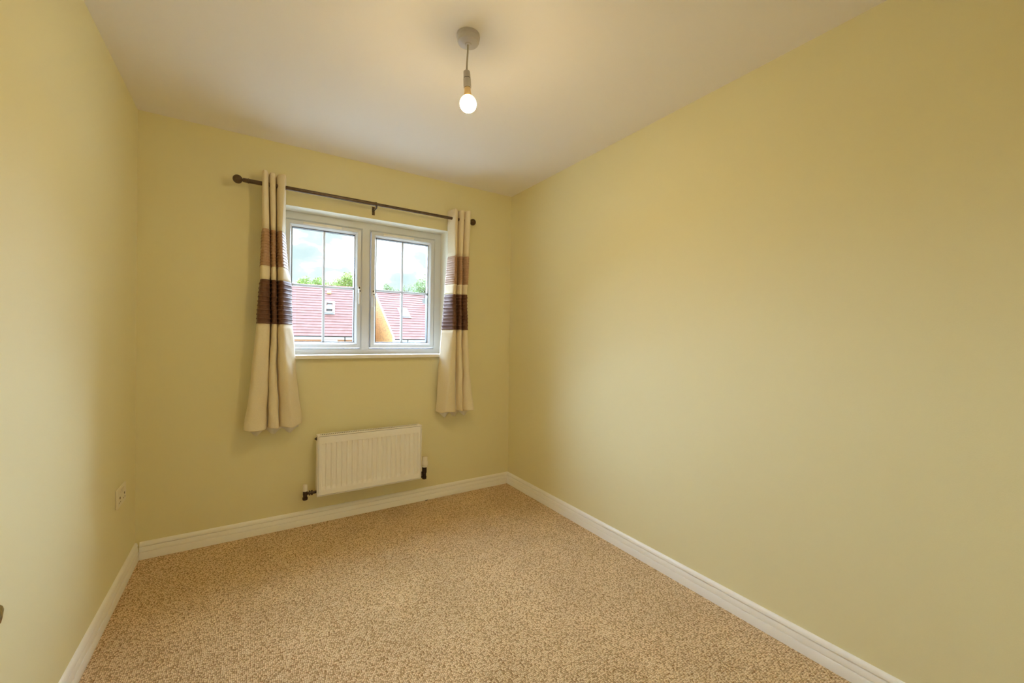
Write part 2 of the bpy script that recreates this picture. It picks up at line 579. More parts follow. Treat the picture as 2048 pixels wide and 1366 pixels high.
for k, (x0, x1) in enumerate(SX):
    sb = MB()
    ring(sb, x0, x1, SZ0, SZ1, [(0.0, SY+0.003), (0.002, SY), (0.022, SY), (0.0235, SY+0.004), (0.0255, SY+0.003), (0.036, GY-0.006), (0.0385, GY-0.001), (0.0385, 0.19), (0.0, 0.19)])
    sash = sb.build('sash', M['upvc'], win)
    # dark spacer / gasket round the sealed unit
    gb = MB()
    ring(gb, x0, x1, SZ0, SZ1, [(0.0375, GY-0.002), (0.0415, GY-0.0025), (0.0415, GY+0.035), (0.0375, GY+0.035)])
    gb.build('gasket', M['rubber'], sash)
    gx0, gx1, gz0, gz1 = x0+0.039, x1-0.039, SZ0+0.039, SZ1-0.039
    xm, zm = (gx0+gx1)/2, (gz0+gz1)/2
    for yy in (GY, GY+0.028):
        MB().box(gx0, gx1, yy, yy+0.004, gz0, gz1).build('pane', M['glass'], sash)
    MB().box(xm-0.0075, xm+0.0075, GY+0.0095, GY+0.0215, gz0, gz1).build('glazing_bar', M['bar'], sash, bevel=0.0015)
    hb = MB()
    hb.box(gx0, xm-0.0076, GY+0.0095, GY+0.0215, zm-0.0075, zm+0.0075)
    hb.box(xm+0.0076, gx1, GY+0.0095, GY+0.0215, zm-0.0075, zm+0.0075)
    hb.build('glazing_bar', M['bar'], sash, bevel=0.0015)
    # trickle vent on the top rail
    vb = MB()
    vx0, vx1 = ((0.800, 1.040) if k == 0 else (1.325, 1.555))
    zc = 1.9585
    vb.box(vx0, vx1, SY-0.003, SY, zc-0.008, zc+0.008)
    xj = vx0+(vx1-vx0)*0.58
    for (xa, xb) in ((vx0, xj-0.002), (xj+0.002, vx1)):
        vb.box(xa+0.002, xb-0.002, SY-0.007, SY-0.003, zc-0.005, zc+0.004)
        for xe in (xa+0.001, xb-0.019):
            vb.box(xe, xe+0.018, SY-0.009, SY-0.003, zc-0.0065, zc+0.0055)
    tag(vb.build('trickle_vent', M['valve'], sash, bevel=0.0012), 'slim two-part cream vent')
    # handle
    hx = 1.1605 if k == 0 else 1.2555
    hb = MB()
    zt = 1.578 if k == 0 else 1.560
    sg = -1 if k == 0 else 1
    hb.lathe((hx, SY, zt-0.022), (0, -1, 0), [(0.0105, 0), (0.0105, 0.006), (0.009, 0.008)], 20)
    hb.box(hx-0.0095, hx+0.0095, SY-0.010, SY, zt-0.058, zt-0.010)
    hb.tube([(hx, SY-0.006, zt-0.036), (hx, SY-0.020, zt-0.040), (hx, SY-0.026, zt-0.052), (hx+sg*0.002, SY-0.027, zt-0.080), (hx+sg*0.003, SY-0.024, zt-0.11), (hx+sg*0.001, SY-0.024, zt-0.136)],
            [0.010, 0.010, 0.0085, 0.0058, 0.0055, 0.0062], 14)
    hd = hb.build('window_handle', M['handle'], sash, smooth=True, bevel=0.001)
    tag(hd, 'white cranked handle with a dark key button')
    kb = MB()
    kb.lathe((hx, SY-0.0235, zt-0.046), (0, -1, 0), [(0.0048, 0), (0.0048, 0.0105), (0.004, 0.0115)], 14)
    kb.box(hx-0.0035, hx+0.0035, SY-0.0112, SY-0.009, zt-0.030, zt-0.015)
    kb.build('key_button', M['dark'], sash, smooth=True)

b = MB().box(OX0-0.03, OX1+0.03, -0.032, -0.0006, OZ0, OZ0+0.024)
b.box(OX0, OX1, -0.0006, FY+0.02, OZ0+0.0005, OZ0+0.024)
sill = b.build('window_board', M['board'], win, bevel=0.004)

# ------------------------------------------------------------------ curtain pole
PZ, PY = 2.1025, -0.09
po = thing('curtain_pole', 'long bronze metal curtain pole with ball finials over the window', 'curtain pole', (1.2, PY, PZ))
XM = 1.2190
MB().lathe((0.470, PY, PZ), (1, 0, 0), [(0.0122, 0), (0.0122, XM-0.470)], 24).build('pole_tube', M['bronze'], po, smooth=True)
MB().lathe((XM, PY, PZ), (1, 0, 0), [(0.0104, 0), (0.0104, 1.915-XM)], 24).build('pole_tube', M['bronze'], po, smooth=True)
MB().lathe((XM-0.010, PY, PZ), (1, 0, 0), [(0.0122, 0), (0.0143, 0.001), (0.0143, 0.014), (0.0108, 0.016)], 24).build('joint_collar', M['bronze'], po, smooth=True)
for (xa, sg) in ((0.500, -1), (1.890, 1)):
    prof = [(0.0126, 0), (0.0140, 0.001), (0.0140, 0.006), (0.0124, 0.008), (0.0118, 0.026), (0.0124, 0.028), (0.0085, 0.031), (0.0090, 0.033)]
    R_ = 0.0245
    for q in range(1, 15):
        a_ = radians(22)+(pi-radians(22))*q/14
        prof.append((R_*sin(a_), 0.033+R_*cos(radians(22))-R_*cos(a_)))
    MB().lathe((xa, PY, PZ), (sg, 0, 0), prof, 28).build('finial', M['bronze'], po, smooth=True)
for xb in (0.612, XM+0.004, 1.845):
    q = MB()
    q.box(xb-0.009, xb+0.009, -0.004, -0.0003, PZ-0.050, PZ+0.006)
    q.tube([(xb, -0.003, PZ-0.022), (xb, PY+0.012, PZ-0.022), (xb, PY+0.002, PZ-0.019), (xb, PY, PZ-0.009)], 0.005, 10)
    q.lathe((xb, -0.004, PZ-0.040), (0, -1, 0), [(0.0035, 0), (0.0035, 0.002)], 10)
    q.build('bracket', M['bronze'], po, smooth=True)


# ------------------------------------------------------------------ curtains
def lerp(a, c, t): return a+(c-a)*t


def interp(levels, z):
    if z >= levels[0][0]: return levels[0][1]
    for (z0, a), (z1, c) in zip(levels, levels[1:]):
        if z <= z0 and z >= z1:
            t = (z0-z)/(z0-z1)
            return [lerp(p_, q_, t) for p_, q_ in zip(a, c)]
    return levels[-1][1]


NC = 15


def fold(pts, xa, ya, xb, yb, amp, gap=0.003):
    """one soft roll: up the near flank, round the front, back down the far flank."""
    for i in range(NC+1):
        a_ = pi*i/NC
        cx, hw = (xa+xb)/2, (xb-xa)/2-gap/2
        c_ = cos(a_)
        pts.append((cx-hw*math.copysign(abs(c_)**0.85, c_), lerp(ya, yb, i/NC)-amp*max(0.0, sin(a_))**0.48))


def section_left(z):
    x0, v1, v2, rg, xr = interp(LEFT, z)
    dp = 0.088
    p_ = []
    p_.append((x0+0.020, -0.040)); p_.append((x0+0.006, -0.050))
    fold(p_, x0, -0.070, v1, -0.036, dp)
    fold(p_, v1+0.0008, -0.036, v2, -0.036, dp)
    yf = -0.128
    bx = rg-0.004
    for i in range(NC+1):
        t = i/NC
        a_ = t*pi/2
        p_.append((v2+0.003+(bx-v2-0.003)*(1-cos(a_)), -0.036+(yf+0.036)*sin(a_)**0.6))
    yb = -0.035
    for i in range(1, NC+1):
        a_ = i/NC*pi/2
        t = i/NC
        p_.append((bx+(xr-bx)*t, yf+(yb-yf)*t**1.35))
    return p_


def section_right(z):
    x0, rg, v1, v2, xr = interp(RIGHT, z)
    dp = 0.088
    p_ = []
    yf, yb = -0.128, -0.035
    bx = rg+0.004
    for i in range(NC+1):
        a_ = (1-i/NC)*pi/2
        t = 1-i/NC
        p_.append((bx-(bx-x0)*t, yf+(yb-yf)*t**1.35))
    for i in range(1, NC+1):
        a_ = (1-i/NC)*pi/2
        p_.append((v1-0.005-(v1-0.005-bx)*(1-cos(a_)), -0.036+(yf+0.036)*sin(a_)**0.6))
    fold(p_, v1+0.0008, -0.036, v2, -0.036, dp)
    fold(p_, v2+0.0008, -0.036, xr, -0.070, dp)
    p_.append((xr-0.006, -0.050)); p_.append((xr-0.020, -0.040))
    return p_


LEFT = [(2.165, [0.5628, 0.5969, 0.6341, 0.6840, 0.6916]), (2.06, [0.563, 0.599, 0.6355, 0.6800, 0.6900]), (1.834, [0.5641, 0.6059, 0.6386, 0.668, 0.6880]),
        (1.619, [0.5558, 0.6107, 0.6409, 0.6726, 0.7072]), (1.539, [0.5564, 0.6114, 0.6429, 0.6732, 0.7242]),
        (1.281, [0.5417, 0.614, 0.6466, 0.678, 0.7306]), (0.977, [0.5148, 0.6052, 0.6507, 0.6963, 0.7596]), (0.630, [0.484, 0.6026, 0.6633, 0.7382, 0.7925])]
RIGHT = [(2.165, [1.762, 1.778, 1.8275, 1.8711, 1.9098]), (1.820, [1.7664, 1.785, 1.8233, 1.8593, 1.9004]),
         (1.611, [1.7471, 1.7802, 1.8243, 1.8574, 1.8939]), (1.534, [1.7425, 1.7733, 1.82, 1.8556, 1.8908]),
         (1.273, [1.7236, 1.777, 1.8238, 1.8612, 1.8948]), (0.972, [1.7018, 1.7531, 1.8282, 1.8677, 1.9189]), (0.630, [1.682, 1.7217, 1.8327, 1.8787, 1.972])]


def curtain(sec, label, seed, x_mid, zc):
    rnd = random.Random(seed)
    ph = [rnd.uniform(0, 6.28) for _ in range(8)]
    cu = thing('curtain', label, 'curtain', (x_mid, PY, 0.66), 'eyelet curtains either side of the window')
    ztop = 2.168

    def rows(zlist):
        out_ = []
        for (z, off) in zlist:
            p_ = sec(z)
            n = len(p_)
            k = max(0.0, (2.1-z)/1.5)
            rw = []
            for i, (px, py) in enumerate(p_):
                a = p_[max(0, i-1)]; c = p_[min(n-1, i+1)]
                tx, ty = c[0]-a[0], c[1]-a[1]
                l_ = math.hypot(tx, ty) or 1
                nx, ny = ty/l_, -tx/l_
                wv = k*0.0030*(sin(9*z+i*0.21+ph[0])+0.6*sin(17*z-i*0.33+ph[1]))+k*0.0016*sin(41*z+i*0.5+ph[2])
                dz = 0.0
                if z < 0.70:
                    dz = -0.006*sin(i*0.33+ph[3])*(0.70-z)/0.05
                rw.append((px+nx*(off+wv), py+ny*(off+wv), z+dz))
            out_.append(rw)
        return out_

    def plain(z0, z1, n): return [(lerp(z0, z1, i/n), 0.0) for i in range(n+1)]

    def tucks(z0, z1, n, h):
        q = []
        for k in range(n):
            a = lerp(z0, z1, k/n); c = lerp(z0, z1, (k+1)/n)
            q += [(a, 0.0), (lerp(a, c, .40), 0.0004), (lerp(a, c, .66), 0.0008), (lerp(a, c, .74), h*0.75), (lerp(a, c, .90), h), (lerp(a, c, 0.985), h*0.8), (lerp(a, c, 0.999), 0.0002)]
        q.append((z1, 0.0))
        return q
    top = [(ztop-0.0, -0.0015), (ztop-0.004, 0.0)]+plain(ztop-0.008, zc[0], 10)
    MB().grid(rows(top)).build('header_panel', M['cream'], cu, smooth='all', solid=0.0016)
    tag(MB().grid(rows(tucks(zc[0], zc[1], 12, 0.0027))).build('tucked_band', M['tan'], cu, smooth=True, solid=0.0012), 'tan satin band of narrow tucks')
    MB().grid(rows(plain(zc[1], zc[2], 5))).build('cream_strip', M['cream'], cu, smooth='all', solid=0.0016)
    tag(MB().grid(rows(tucks(zc[2], zc[3], 10, 0.0034))).build('tucked_band', M['choc'], cu, smooth=True, solid=0.0012), 'chocolate brown satin band of tucks')
    lowz = plain(zc[3], 0.69, 20)+[(0.675, 0.0004), (0.664, 0.0006), (0.660, -0.0006)]
    MB().grid(rows(lowz)).build('skirt_panel', M['cream'], cu, smooth='all', solid=0.0016)
    # lining seen below the hem
    e0 = [min(q[0] for q in sec(z_)) for z_ in (1.2, 0.64)]
    e1 = [max(q[0] for q in sec(z_)) for z_ in (1.2, 0.64)]
    lr = []
    for i in range(13):
        t = i/12
        xa, xb = lerp(e0[0], e0[1], t)+0.022, lerp(e1[0], e1[1], t)-0.022
        rw = []
        for j in range(61):
            w_ = j/60
            hang = 0.5-0.5*cos(2*pi*3*w_+0.4)
            rw.append((lerp(xa, xb, w_), -0.062-0.014*t*hang, lerp(1.20, 0.648-0.030*hang, t)))
        lr.append(rw)
    tag(MB().grid(lr).build('lining', M['lining'], cu, smooth='all', solid=0.001), 'pale lining hanging just below the hem')
    return cu


curtain(section_left, 'cream eyelet curtain with tan and brown bands, left of the window', 3, 0.635, (1.832, 1.619, 1.539, 1.281))
curtain(section_right, 'cream eyelet curtain with tan and brown bands, right of the window', 5, 1.84, (1.822, 1.613, 1.536, 1.274))

# ------------------------------------------------------------------ radiator
ra = thing('radiator', 'white ribbed panel radiator on the wall under the window', 'radiator', (1.215, -0.065, 0.197))
RX0, RX1, RZ0, RZ1, RY, RB = 0.873, 1.556, 0.197, 0.584, -0.100, -0.036
# pressed front panel
NG = 20
ix0, ix1 = RX0+0.012, RX1-0.012
pit = (ix1-ix0-0.020)/NG
xsr = [(RX0+0.0082, 0.0, 0), (ix0, 0.0, 0)]
for g in range(NG):
    c = ix0+0.010+pit*(g+0.5)
    hw = pit*0.29
    xsr += [(c-hw-0.0045, 0, 0), (c-hw, 1, 0), (c+hw, 1, 0), (c+hw+0.0045, 0, 0)]
xsr += [(ix1, 0, 0), (RX1-0.0082, 0, 0)]
zsr = [(RZ0+0.0082, 0), (RZ0+0.040, 0), (RZ0+0.060, 1), (RZ1-0.0555, 1), (RZ1-0.053, 0), (RZ1-0.0082, 0)]
rows_ = []
for (z, kz) in zsr:
    rows_.append([(px, RY+0.009*kx*kz, z) for (px, kx, _) in xsr])
MB().grid(rows_).build('front_panel', M['rad'], ra, smooth=False)
bb = MB()
ring_rows = [(0.0, RY+0.012), (0.0, RY+0.002), (0.0015, RY), (0.0055, RY), (0.0057, RY+0.008), (0.0085, RY+0.008), (0.0085, RY+0.012)]


def ringxz(mb, x0, x1, z0, z1, prof):
    rows__ = [[(x0+i_, yy, z0+i_), (x1-i_, yy, z0+i_), (x1-i_, yy, z1-i_), (x0+i_, yy, z1-i_)] for i_, yy in prof]
    n_ = len(rows__)
    mb.add([q for rw in rows__ for q in rw], [(i*4+k, i*4+(k+1) % 4, ((i+1) % n_)*4+(k+1) % 4, ((i+1) % n_)*4+k) for i in range(n_) for k in range(4)])


ringxz(bb, RX0, RX1, RZ0, RZ1, ring_rows)
bb.build('edge_frame', M['rad'], ra)
for (xa, xb) in ((RX0, RX0+0.004), (RX1-0.004, RX1)):
    MB().box(xa, xb, RY+0.010, RB, RZ0+0.004, RZ1-0.002).build('side_panel', M['rad'], ra, bevel=0.0015)
# rear water panel
q = MB().box(RX0+0.006, RX1-0.006, RB-0.012, RB, RZ0+0.01, RZ1-0.012)
q.build('rear_panel', M['rad'], ra)
# top grille
q = MB()
q.box(RX0+0.004, RX1-0.004, RY+0.010, RY+0.019, RZ1-0.004, RZ1-0.001)
q.box(RX0+0.004, RX1-0.004, RB-0.008, RB, RZ1-0.004, RZ1-0.001)
q.box(RX0+0.004, RX0+0.022, RY+0.019, RB-0.008, RZ1-0.004, RZ1-0.001)
q.box(RX1-0.022, RX1-0.004, RY+0.019, RB-0.008, RZ1-0.004, RZ1-0.001)
NS = 58
for k in range(NS):
    xx = RX0+0.022+(RX1-RX0-0.044)*(k+0.5)/NS
    q.box(xx-0.0019, xx+0.0019, RY+0.019, RB-0.008, RZ1-0.004, RZ1-0.001)
q.build('top_grille', M['rad'], ra)
MB().box(RX0+0.0065, RX1-0.0065, RY+0.0125, RB-0.0125, RZ0+0.02, RZ1-0.0043).build('grille_shade', M['dark'], ra)  # plain black box, added as the shade seen between the grille slats
for xx in (RX0+0.12, RX1-0.12):
    MB().box(xx-0.015, xx+0.015, RB, -0.0004, RZ0+0.05, RZ1-0.06).build('wall_bracket', M['rad'], ra)
VY = -0.068
tag(MB().lathe((RX0, VY, 0.560), (-1, 0, 0), [(0.010, 0), (0.010, 0.005), (0.006, 0.006), (0.006, 0.011), (0.004, 0.012)], 16).build('bleed_plug', M['chrome_dark'], ra, smooth=True), 'small dark metal bleed plug')
# lockshield valve on the left
lx = 0.8095
v = MB()
v.lathe((lx, VY, 0.183), (0, 0, 1), [(0.013, 0), (0.0155, 0.003), (0.0155, 0.016), (0.012, 0.018), (0.012, 0.030), (0.0135, 0.032), (0.0135, 0.055)], 20)
v.lathe((lx, VY, 0.222), (1, 0, 0), [(0.009, 0), (0.009, 0.020), (0.0155, 0.021), (0.0155, 0.028), (0.010, 0.029), (0.010, 0.033), (0.0155, 0.034), (0.0155, 0.042), (0.0085, 0.044), (0.0085, RX0-lx)], 18)
v.tube([(lx, VY, 0.192), (lx+0.004, VY+0.022, 0.191), (lx+0.004, -0.0005, 0.191)], 0.0085, 14)
vo = v.build('lockshield_valve', M['chrome_dark'], ra, smooth=True)
MB().lathe((lx, VY, 0.238), (0, 0, 1), [(0.0132, 0), (0.0140, 0.002), (0.0122, 0.040), (0.009, 0.043)], 20).build('cap', M['valve'], vo, smooth=True)
# thermostatic valve on the right
tx = 1.5905
v = MB()
v.lathe((tx, VY, 0.180), (0, 0, 1), [(0.012, 0), (0.0155, 0.002), (0.0155, 0.020), (0.0125, 0.022), (0.0125, 0.045), (0.0165, 0.047), (0.0165, 0.088)], 20)
v.lathe((tx, VY, 0.222), (-1, 0, 0), [(0.0085, 0), (0.0085, 0.016), (0.015, 0.017), (0.015, 0.026), (0.0085, 0.027), (0.0085, tx-RX1)], 18)
v.tube([(tx, VY, 0.190), (tx-0.004, VY+0.022, 0.186), (tx-0.004, -0.0005, 0.186)], 0.0085, 14)
vo = v.build('thermostatic_valve', M['chrome_dark'], ra, smooth=True)
q = MB().lathe((tx+0.003, VY, 0.268), (0, 0, 1), [(0.0165, 0), (0.018, 0.001), (0.018, 0.006), (0.0165, 0.008), (0.0205, 0.012), (0.0225, 0.022), (0.0222, 0.036), (0.0185, 0.044), (0.0185, 0.071), (0.016, 0.075)], 28)
for k in range(14):
    a_ = 2*pi*k/14
    q.box(tx+0.003+0.0205*cos(a_)-0.0016, tx+0.003+0.0205*cos(a_)+0.0016, VY+0.0205*sin(a_)-0.0016, VY+0.0205*sin(a_)+0.0016, 0.284, 0.306)
q.build('valve_head', M['valve'], vo, smooth=True)

# ------------------------------------------------------------------ wall socket
so = thing('wall_socket', 'double electrical socket low on the left wall near the corner', 'socket', (0, -0.318, 0.45))
MB().box(0.0003, 0.009, -0.394, -0.240, 0.408, 0.496).build('face_plate', M['socket'], so, bevel=0.003)
for yc in (-0.357, -0.278):
    q = MB()
    q.box(0.009, 0.0105, yc-0.0045, yc+0.0045, 0.447, 0.456)
    q.box(0.009, 0.0095, yc-0.0155, yc-0.0085, 0.428, 0.434)
    q.box(0.009, 0.0095, yc+0.0085, yc+0.0155, 0.428, 0.434)
    q.build('pin_slots', M['slot'], so)
for yc in (-0.331, -0.303):
    MB().add([(0.0088, yc-0.006, 0.466), (0.0088, yc+0.006, 0.466), (0.0088, yc+0.006, 0.486), (0.0088, yc-0.006, 0.486),
              (0.0105, yc-0.006, 0.466), (0.0105, yc+0.006, 0.466), (0.0132, yc+0.006, 0.486), (0.0132, yc-0.006, 0.486)],
             [(0, 3, 2, 1), (4, 5, 6, 7), (0, 1, 5, 4), (1, 2, 6, 5), (2, 3, 7, 6), (3, 0, 4, 7)]).build('rocker_switch', M['socket'], so)

# ------------------------------------------------------------------ pendant light
RXc, RYc = 1.2210, -1.4575
pl = thing('pendant_light', 'bare lit bulb on a short flex below a white ceiling rose', 'light', (RXc, RYc, 2.366))
prof = [(0.0450, 2.3998), (0.0455, 2.393), (0.0450, 2.3875), (0.0432, 2.3865), (0.0425, 2.376), (0.0395, 2.3695), (0.030, 2.3672), (0.013, 2.3655), (0.0105, 2.3625), (0.0045, 2.3618)]
MB().lathe((RXc, RYc, 0), (0, 0, 1), prof, 40).build('ceiling_rose', M['rose'], pl, smooth=True)
top = Vector((1.2160, RYc, 2.2600))
bul = Vector((1.2240, RYc, 2.1345))
ax = (bul-top).normalized()
MB().tube([(RXc-0.001, RYc, 2.364), (RXc-0.0018, RYc, 2.33), (RXc-0.0040, RYc, 2.29), tuple(top+ax*0.003)], 0.0034, 10).build('flex', M['flex'], pl, smooth=True)
lh = MB().lathe(top, ax, [(0.0045, 0), (0.0110, 0.0015), (0.0130, 0.005), (0.0138, 0.028), (0.0120, 0.0285), (0.0120, 0.0305), (0.0146, 0.031), (0.0152, 0.058), (0.0152, 0.064), (0.0125, 0.064), (0.0125, 0.045)], 28).build('lamp_holder', M['rose'], pl, smooth=True)
MB().lathe(top+ax*0.0288, ax, [(0.0136, 0), (0.0136, 0.0024)], 24).build('dark_seam', M['dark'], lh)
MB().lathe(top+ax*0.0545, ax, [(0.0122, 0), (0.0122, 0.011)], 24).build('dark_ring', M['dark'], lh)
R_ = 0.0325
dc = (bul-top).length
MB().lathe(top+ax*0.062, ax, [(0.0110, 0), (0.0122, 0.004), (0.0130, 0.018), (0.0165, dc-0.062-R_*0.80), (0.0185, dc-0.062-R_*0.82)], 28).build('bulb_collar', M['neck'], pl, smooth=True)
prof = []
a0 = math.asin(0.0180/R_)
for k in range(25):
    a_ = a0+(pi-a0)*k/24
    prof.append((R_*sin(a_), -R_*cos(a_)))
# the dome keeps its own axes so the material can read which way each point faces
bo = MB().lathe(bul, ax, prof, 36)
tag(bo.build('bulb_dome', M['bulb'], pl, smooth='all'), 'glowing warm white dome')

# ------------------------------------------------------------------ tiny dark bits at the foot of the skirting
q = MB()
for k in range(5):
    t_ = k/4
    q.lathe((1.618+0.018*t_, -0.026-0.002*sin(5*t_), 0.0022+0.001*sin(9*t_)), (1, 0.1, 0), [(0.0005, -0.003), (0.0022, 0), (0.0018, 0.002), (0.0004, 0.005)], 8)
tag(q.build('speck', M['dark_mark'], smooth=True), 'tiny dark fluff on the carpet beneath the radiator valve', 'speck')

# ------------------------------------------------------------------ outside
GZ = -2.7
b = MB().box(-90, 110, 0.6, 140, GZ-0.2, GZ)
g = b.build('ground', M['ground'])
struct(g, 'green and grey ground outside between the houses')


def tile_roof(parent, s0, s1, run, rise, z0, holes, up=1):
    """courses of single-lap tiles: every tile its own wedge; slope from the eave (y=0) to the ridge (y=run)."""
    L_ = math.hypot(run, rise)
    w = Vector((0, run/L_*up, rise/L_)); nrm = Vector((0, -rise/L_*up, run/L_))
    NCO = 19
    gz = L_/NCO
    tw = 0.30
    mb = MB()
    rnd = random.Random(int(s1*10))
    base = Vector((0, 0, z0))
    if up < 0:
        base = Vector((0, 2*run, z0))
    for c in range(NCO):
        x_ = s0-(tw/2 if c % 2 else 0)
        while x_ < s1-0.01:
            a_, e_ = max(x_, s0), min(x_+tw, s1)
            x_ += tw
            if e_-a_ < 0.03: continue
            skip = False
            for (hs0, hs1, ht0, ht1) in holes:
                if a_ > hs0-0.05 and e_ < hs1+0.05 and c*gz > ht0-0.1 and (c+1)*gz < ht1+0.1: skip = True
            if skip: continue
            lift = rnd.uniform(0, 0.006)
            t0, t1 = c*gz-0.03, (c+1)*gz+0.03
            gp = 0.0015
            a3, b3 = Vector((a_+gp, 0, 0)), Vector((e_-gp, 0, 0))
            lo, hi = 0.032+lift, 0.012
            vs = []
            for X_ in (a3, b3):
                vs += [base+X_+w*t0+nrm*0.006, base+X_+w*t0+nrm*lo, base+X_+w*t1+nrm*hi, base+X_+w*t1]
            mb.add(vs, [(0, 3, 2, 1), (4, 5, 6, 7), (1, 2, 6, 5), (0, 1, 5, 4), (2, 3, 7, 6)])
    o = mb.build('roof_tiles', M['tile'], parent)
    o['kind'] = 'stuff'
    return o, w, nrm


def frame_vectors(run, rise):
    L_ = math.hypot(run, rise)
    return Vector((0, run/L_, rise/L_)), Vector((0, -rise/L_, run/L_))


def on_roof(mb, s0, s1, t0, t1, h0, h1, z0, run, rise):
    w, n_ = frame_vectors(run, rise)
    base = Vector((0, 0, z0))
    vs = []
    for hh in (h0, h1):
        for (a_, t_) in ((s0, t0), (s1, t0), (s1, t1), (s0, t1)):
            vs.append(base+Vector((a_, 0, 0))+w*t_+n_*hh)
    mb.add(vs, [(0, 3, 2, 1), (4, 5, 6, 7), (0, 1, 5, 4), (1, 2, 6, 5), (2, 3, 7, 6), (3, 0, 4, 7)])


def house(name, label, O, ang, s0, s1, zE, run, rise, skylight, wall_mat, extra):
    h = thing(name, label, 'house', (O[0], O[1], GZ), None, -ang, local=True)
    zl = zE-GZ-0.03                      # roof plane height at the eave line, local
    dpt = 2*run
    ov = 0.28
    # brick body with gables
    b_ = MB()
    a_, e_ = s0+0.06, s1-0.06
    y0_, y1_ = ov, dpt-ov
    zt = zl+ov*rise/run-0.05
    zr = zl+rise-0.05
    P5 = [(y0_, 0), (y1_, 0), (y1_, zt), (run, zr), (y0_, zt)]
    vs = [(a_, yy, zz) for yy, zz in P5]+[(e_, yy, zz) for yy, zz in P5]
    b_.add(vs, [(0, 1, 2, 3, 4), (9, 8, 7, 6, 5)]+[(i, (i+1) % 5, 5+(i+1) % 5, 5+i) for i in range(5)])
    b_.build('brick_walls', wall_mat, h)
    tile_roof(h, s0, s1, run, rise, zl, [skylight])
    tile_roof(h, s0, s1, run, rise, zl, [], -1)
    # underlay so no daylight shows between tiles
    u_ = MB()
    u_.add([(s0+.02, 0.02, zl-0.01), (s1-.02, 0.02, zl-0.01), (s1-.02, run, zl+rise-0.01), (s0+.02, run, zl+rise-0.01), (s0+.02, dpt-0.02, zl-0.01), (s1-.02, dpt-0.02, zl-0.01)],
           [(0, 1, 2, 3), (3, 2, 5, 4)])
    u_.build('underlay', M['felt'], h)
    # ridge tiles
    r_ = MB()
    x_ = s0
    while x_ < s1-0.05:
        e2 = min(x_+0.45, s1)
        r_.add([(x_, run-0.12, zl+rise-0.03), (x_, run, zl+rise+0.10), (x_, run+0.12, zl+rise-0.03), (e2-.008, run-0.12, zl+rise-0.03), (e2-.008, run, zl+rise+0.10), (e2-.008, run+0.12, zl+rise-0.03)],
               [(0, 1, 4, 3), (1, 2, 5, 4), (0, 2, 1), (3, 4, 5), (0, 3, 5, 2)])
        x_ += 0.45
    ro = r_.build('ridge_tiles', M['tile'], h); ro['kind'] = 'stuff'
    # fascia, soffit, gutter
    MB().box(s0-0.02, s1+0.02, 0.03, 0.06, zl-0.24, zl-0.01).build('fascia', M['fascia'], h)
    MB().box(s0, s1, 0.06, ov, zl-0.24, zl-0.21).build('soffit', M['fascia'], h)
    gt = MB()
    n_ = 8
    pr = [(0, -0.04-0.055+0.055*cos(pi+pi*i/n_)+0.055, zl-0.02+0.055*sin(pi+pi*i/n_)) for i in range(n_+1)]
    pr = [(0, -0.025+0.055*cos(pi+pi*i/n_), zl-0.015+0.055*sin(pi+pi*i/n_)) for i in range(n_+1)]
    gt.prism(pr, (s0-0.03, 0, 0), (s1+0.03, 0, 0))
    gt.build('gutter', M['gutter'], h)
    # roof window
    hs0, hs1, ht0, ht1 = skylight
    sk = MB()
    for (x0_, x1_, q0, q1) in ((hs0, hs0+0.09, ht0, ht1), (hs1-0.09, hs1, ht0, ht1), (hs0, hs1, ht0, ht0+0.10), (hs0, hs1, ht1-0.10, ht1)):
        on_roof(sk, x0_, x1_, q0, q1, 0.0, 0.13, zl, run, rise)
    so_ = sk.build('roof_window', M['fascia'], h)
    fl = MB()
    on_roof(fl, hs0-0.08, hs1+0.08, ht0-0.14, ht0, 0.0, 0.065, zl, run, rise)
    on_roof(fl, hs0-0.07, hs0, ht0, ht1+0.08, 0.0, 0.06, zl, run, rise)
    on_roof(fl, hs1, hs1+0.07, ht0, ht1+0.08, 0.0, 0.06, zl, run, rise)
    fl.build('flashing', M['lead'], so_)
    extra(h, so_, zl, run, rise, dpt, ov)
    return h


